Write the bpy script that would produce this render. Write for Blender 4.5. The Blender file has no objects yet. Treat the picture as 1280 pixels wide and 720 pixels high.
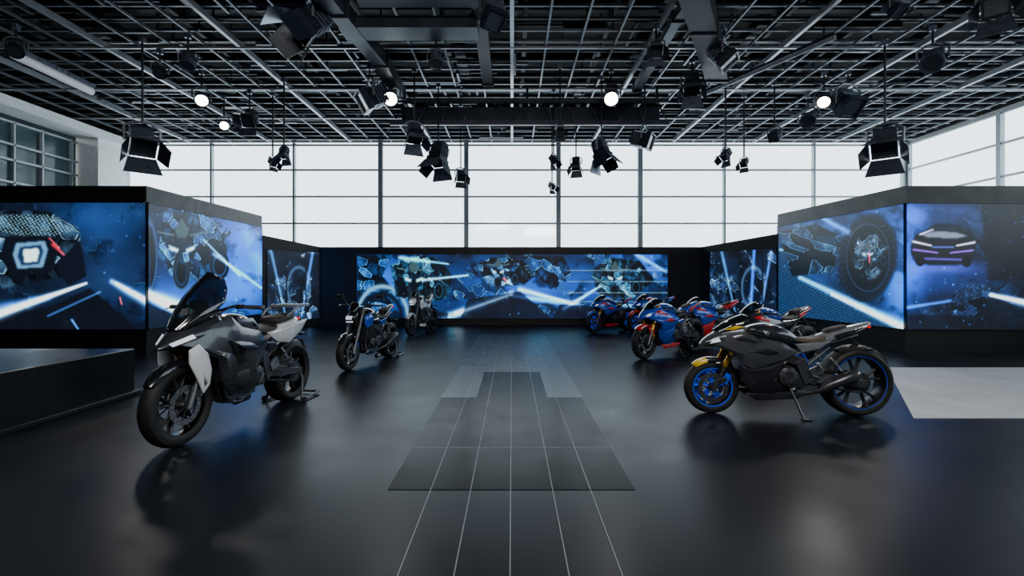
import bpy, bmesh, math, random
import numpy as np
from mathutils import Vector, Matrix
random.seed(7)
F=600.0; CZ=1.5; HY=350.0
sc=bpy.context.scene
col=sc.collection
def lin(c):
    return tuple(((x/255)/12.92 if x/255<=0.04045 else ((x/255+0.055)/1.055)**2.4) for x in c)
MATS={}
def mat(name,rgb,rough=0.5,metal=0.0,emit=None,es=0,noise=0.0,nscale=8,coat=0,alpha=None,spec=0.5,bump=0):
    m=bpy.data.materials.new(name); m.use_nodes=True
    nt=m.node_tree; b=nt.nodes['Principled BSDF']
    c=(*lin(rgb),1)
    b.inputs['Base Color'].default_value=c
    b.inputs['Roughness'].default_value=rough
    b.inputs['Metallic'].default_value=metal
    b.inputs['Specular IOR Level'].default_value=spec
    b.inputs['Coat Weight'].default_value=coat
    b.inputs['Coat Roughness'].default_value=0.08
    if emit:
        b.inputs['Emission Color'].default_value=(*lin(emit),1); b.inputs['Emission Strength'].default_value=es
    if noise>0 or bump>0:
        tc=nt.nodes.new('ShaderNodeTexCoord'); n=nt.nodes.new('ShaderNodeTexNoise')
        n.inputs['Scale'].default_value=nscale; n.inputs['Detail'].default_value=5
        nt.links.new(tc.outputs['Object'],n.inputs['Vector'])
        if noise>0:
            mr=nt.nodes.new('ShaderNodeMapRange'); mr.inputs[1].default_value=0.25; mr.inputs[2].default_value=0.75
            mr.inputs[3].default_value=max(0,rough-noise); mr.inputs[4].default_value=min(1,rough+noise)
            nt.links.new(n.outputs['Fac'],mr.inputs[0]); nt.links.new(mr.outputs[0],b.inputs['Roughness'])
            mx=nt.nodes.new('ShaderNodeMix'); mx.data_type='RGBA'
            mx.inputs[6].default_value=(*[x*0.75 for x in c[:3]],1); mx.inputs[7].default_value=(*[min(1,x*1.25) for x in c[:3]],1)
            nt.links.new(n.outputs['Fac'],mx.inputs[0]); nt.links.new(mx.outputs[2],b.inputs['Base Color'])
        if bump>0:
            bp=nt.nodes.new('ShaderNodeBump'); bp.inputs['Strength'].default_value=bump; bp.inputs['Distance'].default_value=0.01
            nt.links.new(n.outputs['Fac'],bp.inputs['Height']); nt.links.new(bp.outputs[0],b.inputs['Normal'])
    if alpha is not None: b.inputs['Alpha'].default_value=alpha
    MATS[name]=m
    return m
mat('floor_dark',(27,30,37),0.32,noise=0.06,nscale=1.2,spec=0.09)
mat('tile_black',(8,9,11),0.24,noise=0.04,nscale=3,spec=0.03)
mat('tile_grey',(46,53,64),0.3,noise=0.05,nscale=3,spec=0.14)
mat('tile_line',(128,135,142),0.5)
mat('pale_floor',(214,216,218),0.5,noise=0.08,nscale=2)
mat('wall_black',(13,14,17),0.5,noise=0.05,nscale=4)
mat('plinth_dark',(24,27,32),0.22,noise=0.05,nscale=2,spec=0.3)
mat('wall_dark',(36,39,44),0.7,noise=0.05)
mat('wall_pale',(228,233,236),0.6,noise=0.05)
mat('roof_black',(12,14,17),0.8,noise=0.05)
mat('bar_grey',(108,114,122),0.4,0.6,noise=0.08,nscale=5)
mat('bar_light',(158,163,170),0.35,0.5,noise=0.05)
mat('bar_dark',(38,42,50),0.45,0.4,noise=0.05)
mat('duct',(58,64,74),0.38,0.5,noise=0.08,nscale=3)
mat('mullion',(160,170,176),0.45,0.2,noise=0.05)
mat('fixture_black',(40,47,60),0.33,0.3,noise=0.06)
mat('fixture_grey',(108,118,133),0.3,0.6,noise=0.06)
mat('lens_on',(255,255,255),0.3,emit=(255,252,244),es=14)
mat('lens_off',(60,68,78),0.12,coat=0.5)
mat('tube_lamp',(200,206,212),0.3,emit=(235,240,250),es=0.15)
mat('tire',(24,24,26),0.62,noise=0.08,nscale=30,bump=0.1)
mat('rim_black',(30,31,34),0.3,0.6,noise=0.05)
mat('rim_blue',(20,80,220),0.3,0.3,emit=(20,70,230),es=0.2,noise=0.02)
mat('steel',(170,172,176),0.28,0.95,noise=0.06,nscale=20)
mat('dark_steel',(92,94,99),0.35,0.8,noise=0.08,nscale=20)
mat('gold',(214,160,50),0.28,0.85,noise=0.04)
mat('engine',(70,72,77),0.42,0.6,noise=0.1,nscale=14)
mat('black_plastic',(30,31,34),0.42,noise=0.06,nscale=20)
mat('seat_black',(40,38,38),0.6,noise=0.06,nscale=40,bump=0.2)
mat('seat_tan',(76,68,54),0.6,noise=0.06,nscale=40,bump=0.2)
mat('paint_grey',(80,84,92),0.25,0.4,coat=0.6,noise=0.03)
mat('paint_graphite',(50,53,60),0.25,0.4,coat=0.7,noise=0.03)
mat('paint_dark',(34,36,42),0.22,0.4,coat=0.8,noise=0.03)
mat('paint_white',(226,228,232),0.28,coat=0.6,noise=0.03)
mat('paint_silver',(160,165,172),0.26,0.5,coat=0.6,noise=0.03)
mat('paint_blue',(22,78,200),0.22,0.15,coat=0.8,noise=0.03)
mat('paint_cyan',(60,140,225),0.25,0.1,coat=0.6,noise=0.03)
mat('paint_red',(215,28,34),0.25,coat=0.8,noise=0.03)
mat('paint_yellow',(245,196,30),0.3,coat=0.6,noise=0.03)
mat('lamp_white',(235,240,250),0.1,emit=(225,238,255),es=0.6)
mat('lamp_red',(160,12,16),0.2,emit=(255,20,20),es=0.6)
mat('smoke_screen',(22,26,32),0.06,alpha=0.85,coat=1.0)
mat('mirror_glass',(190,195,200),0.05,1.0)

class Buf:
    def __init__(s): s.v=[];s.f=[];s.m=[];s.mn=[];s.T=None
    def mi(s,m):
        if m not in s.mn: s.mn.append(m)
        return s.mn.index(m)
    def add(s,vs,fs,m):
        o=len(s.v)
        for p in vs:
            p=Vector(p)
            if s.T is not None: p=s.T(p)
            s.v.append(tuple(p))
        k=s.mi(m)
        for f in fs: s.f.append([i+o for i in f]); s.m.append(k)
    def box(s,c,d,m,rot=None):
        x,y,z=[k/2 for k in d]
        vs=[Vector(p) for p in [(-x,-y,-z),(x,-y,-z),(x,y,-z),(-x,y,-z),(-x,-y,z),(x,-y,z),(x,y,z),(-x,y,z)]]
        if rot is not None:
            R=Matrix.Rotation(rot[2],3,'Z')@Matrix.Rotation(rot[1],3,'Y')@Matrix.Rotation(rot[0],3,'X')
            vs=[R@p for p in vs]
        vs=[p+Vector(c) for p in vs]
        s.add(vs,[(0,3,2,1),(4,5,6,7),(0,1,5,4),(1,2,6,5),(2,3,7,6),(3,0,4,7)],m)
    def beam(s,a,b,w,h,m):
        a=Vector(a);b=Vector(b);d=(b-a).normalized()
        up=Vector((0,0,1)) if abs(d.z)<0.95 else Vector((1,0,0))
        sd=d.cross(up).normalized()*w/2; u=sd.cross(d).normalized()*h/2
        vs=[a-sd-u,a+sd-u,a+sd+u,a-sd+u,b-sd-u,b+sd-u,b+sd+u,b-sd+u]
        s.add(vs,[(0,1,2,3),(7,6,5,4),(0,4,5,1),(1,5,6,2),(2,6,7,3),(3,7,4,0)],m)
    def tube(s,pts,r,m,n=10):
        pts=[Vector(p) for p in pts]
        rs=r if isinstance(r,(list,tuple)) else [r]*len(pts)
        vs=[];fs=[];prev=None
        for i,p in enumerate(pts):
            if i==0: d=pts[1]-p
            elif i==len(pts)-1: d=p-pts[-2]
            else: d=(pts[i+1]-p).normalized()+(p-pts[i-1]).normalized()
            d.normalize()
            if prev is None:
                a=Vector((0,0,1)) if abs(d.z)<0.9 else Vector((1,0,0))
                u=d.cross(a).normalized()
            else:
                u=(prev-d*prev.dot(d)).normalized()
            prev=u; w=d.cross(u)
            for k in range(n):
                t=2*math.pi*k/n
                vs.append(p+(u*math.cos(t)+w*math.sin(t))*rs[i])
        for i in range(len(pts)-1):
            for k in range(n):
                k2=(k+1)%n
                fs.append((i*n+k,i*n+k2,(i+1)*n+k2,(i+1)*n+k))
        fs.append(tuple(reversed(range(n)))); fs.append(tuple((len(pts)-1)*n+k for k in range(n)))
        s.add(vs,fs,m)
    def lathe(s,c,prof,m,n=40,closed=True):
        cx,cy,cz=c; vs=[];fs=[];P=len(prof)
        for k in range(n):
            t=2*math.pi*k/n
            for (r,y) in prof: vs.append((cx+r*math.cos(t),cy+y,cz+r*math.sin(t)))
        for k in range(n):
            k2=(k+1)%n
            for i in range(P if closed else P-1):
                i2=(i+1)%P
                fs.append((k*P+i,k*P+i2,k2*P+i2,k2*P+i))
        s.add(vs,fs,m)
    def disc(s,c,r,h,m,n=24,r2=None):
        r2=r if r2 is None else r2
        s.lathe(c,[(0.0001,-h/2),(r,-h/2),(r2,h/2),(0.0001,h/2)],m,n)
    def shell(s,stations,m):
        vs=[];fs=[];n=None
        for x,pr in stations:
            ring=[]
            for (y,z) in pr: ring.append((x,y,z))
            for (y,z) in reversed(pr):
                if y>1e-6: ring.append((x,-y,z))
            n=len(ring); vs+=ring
        S=len(stations)
        for i in range(S-1):
            for k in range(n):
                k2=(k+1)%n
                fs.append((i*n+k,i*n+k2,(i+1)*n+k2,(i+1)*n+k))
        fs.append(tuple(reversed(range(n)))); fs.append(tuple((S-1)*n+k for k in range(n)))
        s.add(vs,fs,m)
    def panel(s,ol,yf,m,th=0.012,bulge=0.02,inset=0.75,sides=(1,-1)):
        cx=sum(p[0] for p in ol)/len(ol); cz=sum(p[1] for p in ol)/len(ol)
        N=len(ol)
        for sg in sides:
            vs=[]
            for (x,z) in ol: vs.append((x,sg*(yf(x,z)-th),z))
            for (x,z) in ol: vs.append((x,sg*yf(x,z),z))
            for (x,z) in ol:
                xx=cx+(x-cx)*inset; zz=cz+(z-cz)*inset
                vs.append((xx,sg*(yf(xx,zz)+bulge),zz))
            vs.append((cx,sg*(yf(cx,cz)+bulge),cz))
            vs.append((cx,sg*(yf(cx,cz)-th),cz))
            fs=[]
            for k in range(N):
                k2=(k+1)%N
                fs+=[(k,k2,N+k2,N+k),(N+k,N+k2,2*N+k2,2*N+k),(2*N+k,2*N+k2,3*N),(k2,k,3*N+1)]
            s.add(vs,fs,m)
    def obj(s,name,parent=None,bevel=0,sub=0,angle=35):
        me=bpy.data.meshes.new(name); me.from_pydata(s.v,[],s.f); 
        for m in s.mn: me.materials.append(MATS[m])
        me.polygons.foreach_set('material_index',s.m)
        me.polygons.foreach_set('use_smooth',[True]*len(s.f))
        me.update()
        bm=bmesh.new(); bm.from_mesh(me); bmesh.ops.recalc_face_normals(bm,faces=bm.faces); bm.to_mesh(me); bm.free()
        if not sub: me.set_sharp_from_angle(angle=math.radians(angle))
        o=bpy.data.objects.new(name,me); col.objects.link(o)
        if bevel:
            b=o.modifiers.new('bevel','BEVEL'); b.width=bevel; b.segments=2; b.limit_method='ANGLE'; b.angle_limit=math.radians(40)
        if sub:
            b=o.modifiers.new('sub','SUBSURF'); b.levels=sub; b.render_levels=sub
        if parent: o.parent=parent
        return o

def simple(name,fn,**k):
    b=Buf(); fn(b); return b.obj(name,**k)
# ------------------------------------------------ room shell
simple('floor',lambda b:b.box((0,6,-0.1),(30,25,0.2),'floor_dark'))
simple('ceiling',lambda b:b.box((0,6,8.6),(30,25,0.2),'roof_black'))
simple('wall_rear',lambda b:b.box((0,-6.4,4.2),(30,0.2,8.6),'wall_dark'))
simple('wall_left',lambda b:(b.box((-14.8,3.2,4.25),(0.3,19,8.5),'wall_dark'),b.box((-14.8,15.6,1.3),(0.3,5.8,2.6),'wall_dark'),b.box((-14.8,15.6,7.6),(0.3,5.8,1.8),'roof_black')))
simple('wall_right',lambda b:(b.box((14.95,6,1.3),(0.3,24.8,2.6),'wall_dark'),b.box((14.95,6,7.6),(0.3,24.8,1.8),'roof_black')))
simple('wall_front',lambda b:(b.box((0,18.1,0.5),(30,0.2,1.0),'wall_dark'),b.box((0,18.1,7.6),(30,0.2,1.8),'roof_black')))
mg=bpy.data.materials.new('window_glass'); mg.use_nodes=True; nt=mg.node_tree; nt.nodes.clear()
o_=nt.nodes.new('ShaderNodeOutputMaterial'); mx=nt.nodes.new('ShaderNodeMixShader'); tr=nt.nodes.new('ShaderNodeBsdfTransparent'); gl=nt.nodes.new('ShaderNodeBsdfGlossy')
gl.inputs['Roughness'].default_value=0.05; tr.inputs['Color'].default_value=(0.95,0.98,0.99,1); mx.inputs[0].default_value=0.03
nt.links.new(tr.outputs[0],mx.inputs[1]); nt.links.new(gl.outputs[0],mx.inputs[2]); nt.links.new(mx.outputs[0],o_.inputs[0]); MATS['window_glass']=mg
def win_back(b):
    b.box((0,18.08,3.85),(29.2,0.01,5.7),'window_glass')
    xs=[(p-640)/F*18 for p in (158,265,368,476,583,698,800,905,1017,1130)]
    for i,x in enumerate(xs):
        w=0.07 if i in(1,2,7,8) else 0.17
        b.box((x,18.0,3.8),(w,0.16,5.7),'mullion')
    for z in (1.0,1.8,2.7,3.62,4.62,5.62,6.55):
        b.box((0,18.0,z),(29.2,0.1,0.06),'mullion')
simple('window_1',win_back)
def win_right(b):
    b.box((14.86,6,4.6),(0.01,24,4.0),'window_glass')
    for y in (17.9,14.55,11.3,8.1,4.9,1.7,-1.5,-4.7):
        b.box((14.8,y,4.6),(0.14,0.14,4.0),'mullion')
    for z in (2.62,3.62,4.62,5.62,6.55): b.box((14.8,6,z),(0.1,24,0.06),'mullion')
simple('window_2',win_right)
mat('mezz_glass',(70,92,100),0.1,alpha=0.6)
mat('wall_mezz',(96,114,120),0.7,noise=0.05)
def win_left(b):
    b.box((-14.66,14.4,4.4),(0.01,3.4,3.5),'mezz_glass')
    for y in (12.8,13.25,14.05,14.9,15.9): b.box((-14.6,y,4.4),(0.1,0.05,3.5),'mullion')
    for z in (2.7,4.35,5.0,5.45,6.1): b.box((-14.6,14.4,z),(0.1,3.4,0.06),'mullion')
simple('window_3',win_left)
def mezz(b):
    b.box((-18.4,14.6,4.4),(0.2,6.5,4.6),'wall_mezz');b.box((-16.6,14.6,2.5),(3.6,6.5,0.2),'wall_mezz');b.box((-16.6,14.6,6.75),(3.6,6.5,0.2),'wall_mezz')
    b.box((-16.6,17.9,4.6),(3.6,0.2,4.4),'wall_mezz'); b.box((-16.6,11.4,4.6),(3.6,0.2,4.4),'wall_mezz')
    b.box((-16.9,14.6,4.1),(0.1,6.2,1.0),'bar_dark'); b.box((-17.6,13.2,4.6),(0.6,0.9,4.0),'bar_dark'); b.box((-17.2,15.4,5.6),(0.3,1.6,0.3),'bar_light')
simple('wall_mezzanine',mezz)
def fascia(b):
    b.box((-14.2,11.5,6.42),(0.8,12.8,0.28),'wall_pale')
    b.box((-14.3,16.75,4.3),(0.75,1.2,4.0),'wall_pale')
    b.box((-14.6,12.3,4.4),(0.2,0.8,4.0),'wall_pale')
simple('trim_1',fascia)
# ------------------------------------------------ ceiling grid
def grid(b):
    random.seed(3)
    for i in range(-19,20):
        x=i*0.75; big=(i%4==0)
        b.beam((x,-6,6.68),(x,17.95,6.68),0.04 if not big else 0.08,0.05 if not big else 0.12,'bar_grey' if not big else 'bar_light')
    y=-5.5;k=0
    while y<17.9:
        b.beam((-14.6,y,6.78),(14.7,y,6.78),0.045,0.055,'bar_grey' if k%3 else 'bar_dark')
        if k%2==0: b.beam((-14.6,y+0.2,7.1),(14.7,y+0.2,7.1),0.06,0.1,'bar_dark')
        if k%5==0:
            b.beam((-14.6,y,7.6),(14.7,y,7.6),0.16,0.34,'bar_dark')
            b.beam((-14.6,y,6.63),(14.7,y,6.63),0.05,0.05,'bar_light')
        y+=0.46;k+=1
    for i in range(-7,8):
        b.beam((i*1.9+0.3,-6,7.35),(i*1.9+0.3,17.95,7.35),0.1,0.2,'bar_dark')
    for _ in range(330):
        x=random.uniform(-14,13); yy=random.uniform(3,17.6); z=random.choice([6.72,6.9,7.0])
        if random.random()<0.6: b.beam((x,yy,z),(x+random.uniform(.5,1.8),yy,z),0.05,0.05,random.choice(['bar_grey','bar_light','bar_dark']))
        else: b.beam((x,yy,z),(x,yy+random.uniform(.4,1.2),z),0.05,0.05,random.choice(['bar_grey','bar_dark']))
    for _ in range(36):
        x=random.uniform(-12,12); yy=random.uniform(6,15); L=random.uniform(.8,2.2)
        if random.random()<.5: b.box((x,yy,6.95),(L,.25,.22),'bar_dark')
        else: b.box((x,yy,6.95),(.25,L,.22),'bar_dark')
    for _ in range(60):
        x=random.uniform(-13,13); yy=random.uniform(4,17)
        b.beam((x,yy,6.7),(x,yy,8.5),0.03,0.03,'bar_dark')
simple('ceiling_grid',grid)
GB=6.6
def ducts(b):
    b.box((-1.95,9.2,6.32),(2.6,0.5,0.22),'duct'); b.box((-1.6,8.3,6.45),(2.2,0.5,0.2),'bar_dark')
    for x in (-3.0,-0.8): b.beam((x,9.2,6.4),(x,9.2,GB),0.05,0.05,'bar_dark')
simple('hanging_light_bar',ducts)
def truss(b):
    y=12.6
    for z in (6.2,5.62):
        b.beam((-3.2,y,z),(4.1,y,z),0.1,0.12,'duct')
    b.box((0.5,y+0.3,5.92),(6.9,0.1,0.42),'fixture_black')
    for i in range(12):
        x=-3.1+i*0.6
        b.beam((x,y,5.62),(x+0.3,y,6.2),0.025,0.025,'bar_dark'); b.beam((x+0.3,y,6.2),(x+0.6,y,5.62),0.025,0.025,'bar_dark')
    for x in (-3,0.4,3.8): b.beam((x,y,6.2),(x,y,GB),0.06,0.06,'bar_dark')
simple('lighting_truss',truss)
def duct1(b,pts,w,h,m='duct'):
    for a,c in zip(pts[:-1],pts[1:]): b.beam(a,c,w,h,m)
    for p in pts: b.beam(p,(p[0],p[1],GB),0.05,0.05,'bar_dark'); b.box(p,(w+0.06,0.08,h+0.06),m)
simple('ceiling_duct',lambda b:duct1(b,[(2.5,7.0,6.3),(3.6,9.0,6.3),(4.7,11.0,6.25)],0.45,0.4,'bar_dark'))
simple('ceiling_duct',lambda b:duct1(b,[(-3.3,6.6,6.35),(-3.1,8.6,6.35),(-2.9,10.6,6.35),(-2.9,12.3,6.3)],0.3,0.3,'duct'))
simple('ceiling_duct',lambda b:duct1(b,[(3.2,6.6,6.42),(3.1,9,6.42),(3.2,12.3,6.42)],0.18,0.18,'duct'))
simple('ceiling_duct',lambda b:duct1(b,[(-0.5,6.6,6.45),(-0.6,9,6.45),(-0.6,12,6.45)],0.25,0.15,'bar_dark'))
def lintube(b):
    b.tube([(-10.5,10.1,6.25),(-10.6,12.1,6.25)],0.09,'tube_lamp',14)
    b.beam((-10.5,10.1,6.38),(-10.6,12.1,6.38),0.2,0.08,'fixture_grey')
    for p in ((-10.52,10.4),(-10.58,11.8)): b.beam((p[0],p[1],6.3),(p[0],p[1],GB),0.03,0.03,'bar_dark')
simple('tube_light',lintube)
def lintube2(b):
    b.tube([(6.4,9.5,6.3),(4.9,12.6,6.3)],0.04,'bar_light',12); b.beam((6.4,9.5,6.37),(4.9,12.6,6.37),0.1,0.05,'fixture_black')
    b.beam((6.3,9.7,6.3),(6.3,9.7,GB),0.03,0.03,'bar_dark'); b.beam((5.0,12.4,6.3),(5.0,12.4,GB),0.03,0.03,'bar_dark')
simple('lighting_pipe',lintube2)
# ------------------------------------------------ stage lights
def stage_light(px,py,z,size_px,aim,lit=False,doors=True,kind='box',power=0,col_='fixture_black'):
    d=F*(z-CZ)/(HY-py); x=(px-640)/F*d; s=size_px*d/F
    loc=Vector((x,d,z)); dr=(Vector(aim)-loc).normalized()
    q=dr.to_track_quat('-Z','Y').to_matrix()
    b=Buf(); b.T=lambda p:q@p+loc
    n=4 if kind=='box' else 20
    off=math.pi/4 if kind=='box' else 0
    def ring(r,zz): 
        return [(r*math.cos(off+2*math.pi*k/n),r*math.sin(off+2*math.pi*k/n),zz) for k in range(n)]
    sc_=1.25 if kind=='box' else 1.0
    prof=[(0.2,0.62),(0.3,0.55),(0.34,0.1),(0.36,-0.05),(0.42,-0.1),(0.42,-0.3),(0.36,-0.3),(0.34,-0.22)]
    vs=[];fs=[]
    for r,zz in prof: vs+=ring(r*s*sc_*0.9,zz*s)
    for i in range(len(prof)-1):
        for k in range(n): fs.append((i*n+k,i*n+(k+1)%n,(i+1)*n+(k+1)%n,(i+1)*n+k))
    fs.append(tuple(range(n)))
    b.add(vs,fs,col_)
    b.add(ring(0.345*s*sc_*0.9,-0.23*s),[tuple(range(n))],'lens_on' if lit else 'lens_off')
    for k in range(4): b.box((0,0,(0.15+0.1*k)*s),(0.6*s,0.6*s,0.03*s),'fixture_grey')
    if doors:
        for k in range(4):
            R=Matrix.Rotation(k*math.pi/2,3,'Z')
            w=0.36*s;w2=0.5*s if k%2 else 0.3*s; L=0.5*s; o=L*0.45
            p=[R@Vector(v) for v in [(0.37*s,-w,-0.3*s),(0.37*s,w,-0.3*s),(0.37*s+o,w2,-0.3*s-L),(0.37*s+o,-w2,-0.3*s-L),
               (0.385*s,-w,-0.3*s),(0.385*s,w,-0.3*s),(0.385*s+o,w2,-0.3*s-L),(0.385*s+o,-w2,-0.3*s-L)]]
            b.add(p,[(0,1,2,3),(7,6,5,4),(0,4,5,1),(1,5,6,2),(2,6,7,3),(3,7,4,0)],'fixture_grey' if k%2 else 'fixture_black')
    sx=q@Vector((1,0,0)); sx.z=0; sx.normalize()
    b.T=None
    top=loc+Vector((0,0,0.62*s))
    top.z=min(top.z,GB-0.08)
    b.tube([loc+sx*0.44*s,loc+sx*0.46*s+Vector((0,0,(top.z-loc.z)*.7)),top+sx*0.2*s,top-sx*0.2*s,loc-sx*0.46*s+Vector((0,0,(top.z-loc.z)*.7)),loc-sx*0.44*s],0.03*s+0.006,'bar_grey',6)
    b.tube([top,(top.x,top.y,GB)],0.022,'bar_dark',6)
    b.box((top.x,top.y,GB-0.05),(0.1,0.1,0.1),'fixture_grey')
    b.obj('stage_spotlight')
    if power:
        l=bpy.data.lights.new('spot_lamp','SPOT'); l.energy=power; l.spot_size=math.radians(50); l.spot_blend=0.6; l.shadow_soft_size=0.2; l.color=(1,0.95,0.88)
        lo=bpy.data.objects.new('spot_lamp',l); col.objects.link(lo)
        lo.location=loc+dr*(0.9*s); lo.rotation_euler=dr.to_track_quat('-Z','Y').to_euler()
    return
C='cyl'
stage_light(488,122,5.9,26,(-1.2,4,0.5),True,False,C,110)
stage_light(764,122,5.9,26,(1.0,4,0.5),True,False,C,110)
stage_light(252,124,5.9,22,(-3,5,0.5),True,False,C,260)
stage_light(280,156,5.8,16,(-3,6,0.5),True,False,C)
stage_light(312,150,5.8,22,(-6,5,0.5),False,True)
stage_light(1030,126,5.9,22,(3,5.5,0.5),True,False,C,220)
stage_light(1010,150,5.9,24,(3,5.5,0.5),False,False,C,0,'fixture_grey')
stage_light(1166,76,5.9,34,(3,5,0.5),False,False,C,0,'fixture_grey')
stage_light(178,178,4.4,40,(-4.5,7,0),False,True,'box',120,'fixture_grey')
stage_light(1106,180,4.4,40,(5.5,7.5,0.5),False,True,'box',120,'fixture_grey')
stage_light(548,196,4.7,30,(-2.6,11,0),False,True,'box',160)
stage_light(576,220,4.5,16,(0,9,0),False,True)
stage_light(752,190,4.7,28,(3.5,11,0),False,True,'box',240)
stage_light(720,206,4.7,16,(1,11,0),False,True)
stage_light(692,200,4.7,12,(3,11,1),False,True)
stage_light(690,233,4.2,10,(3,11,1),False,True)
stage_light(341,203,4.7,12,(-3,11,1),False,True)
stage_light(355,192,4.7,15,(-6,11,1),False,True)
stage_light(907,194,4.7,15,(3,11,1),False,True)
stage_light(930,204,4.7,12,(4,11,1),False,True)
stage_light(968,170,5.2,18,(3,9,1),False,False,'box')
stage_light(806,176,5.0,30,(8,9,3),False,False,'box')
stage_light(462,124,5.8,40,(-7.5,9,3),False,False,'box')
stage_light(518,168,5.0,26,(-1,9,0),False,True)
stage_light(545,76,6.0,24,(-1,7,0),False,False,C,0,'fixture_grey')
stage_light(235,78,6.0,24,(-6,7,0),False,False,C,0,'fixture_grey')
stage_light(385,30,6.05,50,(-7,6,2),False,True,'box')
stage_light(865,106,6.0,28,(3,8,0),False,True)
stage_light(1060,130,5.8,40,(9,8,2),False,False,'box')
stage_light(905,72,5.95,38,(7,8,2),False,False,'box')
stage_light(615,20,6.1,40,(2,5,0),False,False,'box')
stage_light(200,90,6.1,20,(-3,4,0),False,False,C)
stage_light(1245,4,6.0,40,(4,4,0),False,True,'box')
stage_light(1120,12,6.1,26,(8,4,0),False,False,'box')
stage_light(20,62,6.1,24,(-6,4,0),False,False,C)
stage_light(820,62,6.1,22,(2,4,0),False,True)
stage_light(700,165,5.0,14,(1,4,0),False,True)
# ------------------------------------------------ LED walls
def wallprism(name,pts,th,hs,m='wall_black'):
    (x0,y0),(x1,y1)=pts
    b=Buf(); d=Vector((x1-x0,y1-y0,0)).normalized(); nrm=Vector((-d.y,d.x,0))
    mid=Vector(((x0+x1)/2,(y0+y1)/2,0))
    if nrm.dot(Vector((0,4,0))-mid)>0: nrm=-nrm
    o=nrm*th
    vs=[(x0,y0,0),(x1,y1,0),(x1,y1,hs[1]),(x0,y0,hs[0]),(x0+o.x,y0+o.y,0),(x1+o.x,y1+o.y,0),(x1+o.x,y1+o.y,hs[1]),(x0+o.x,y0+o.y,hs[0])]
    b.add(vs,[(0,1,2,3),(7,6,5,4),(0,4,5,1),(1,5,6,2),(2,6,7,3),(3,7,4,0)],m)
    return b.obj(name),-nrm
rng=np.random.RandomState(11)
LAT=rng.rand(256,256)
def vnoise(x,y):
    xi=np.floor(x).astype(int);yi=np.floor(y).astype(int);fx=x-xi;fy=y-yi
    fx=fx*fx*(3-2*fx);fy=fy*fy*(3-2*fy)
    g=lambda a,b:LAT[a%256,b%256]
    return (g(xi,yi)*(1-fx)+g(xi+1,yi)*fx)*(1-fy)+(g(xi,yi+1)*(1-fx)+g(xi+1,yi+1)*fx)*fy
def fbm(x,y,o=4):
    s=0;a=.5
    for i in range(o): s=s+a*vnoise(x*2**i+17*i,y*2**i+5*i); a*=.5
    return s/(1-.5**o)
def voro(x,y,cell,seed=0,ang=0.5,st=2.0):
    c,s_=math.cos(ang),math.sin(ang)
    u=(x*c+y*s_)/(cell*st); v=(-x*s_+y*c)/cell
    ui=np.floor(u).astype(int); vi=np.floor(v).astype(int)
    f1=np.full(u.shape,9.);f2=np.full(u.shape,9.);idv=np.zeros(u.shape)
    for dx in(-1,0,1):
        for dy in(-1,0,1):
            a=ui+dx;b_=vi+dy
            px=a+LAT[(a+seed)%256,(b_*3+seed)%256]; py=b_+LAT[(a*5+seed)%256,(b_+seed*2)%256]
            d=np.abs(u-px)+np.abs(v-py); idn=LAT[(a*7+3+seed)%256,(b_*11+seed)%256]
            closer=d<f1
            f2=np.where(closer,f1,np.minimum(f2,d)); idv=np.where(closer,idn,idv); f1=np.minimum(f1,d)
    return f1,f2,idv
def blur(m,n):
    for _ in range(n):
        p=np.pad(m,1,mode='edge'); m=(p[:-2,1:-1]+p[2:,1:-1]+p[1:-1,:-2]+p[1:-1,2:]+2*m)/6
    return m
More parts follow.
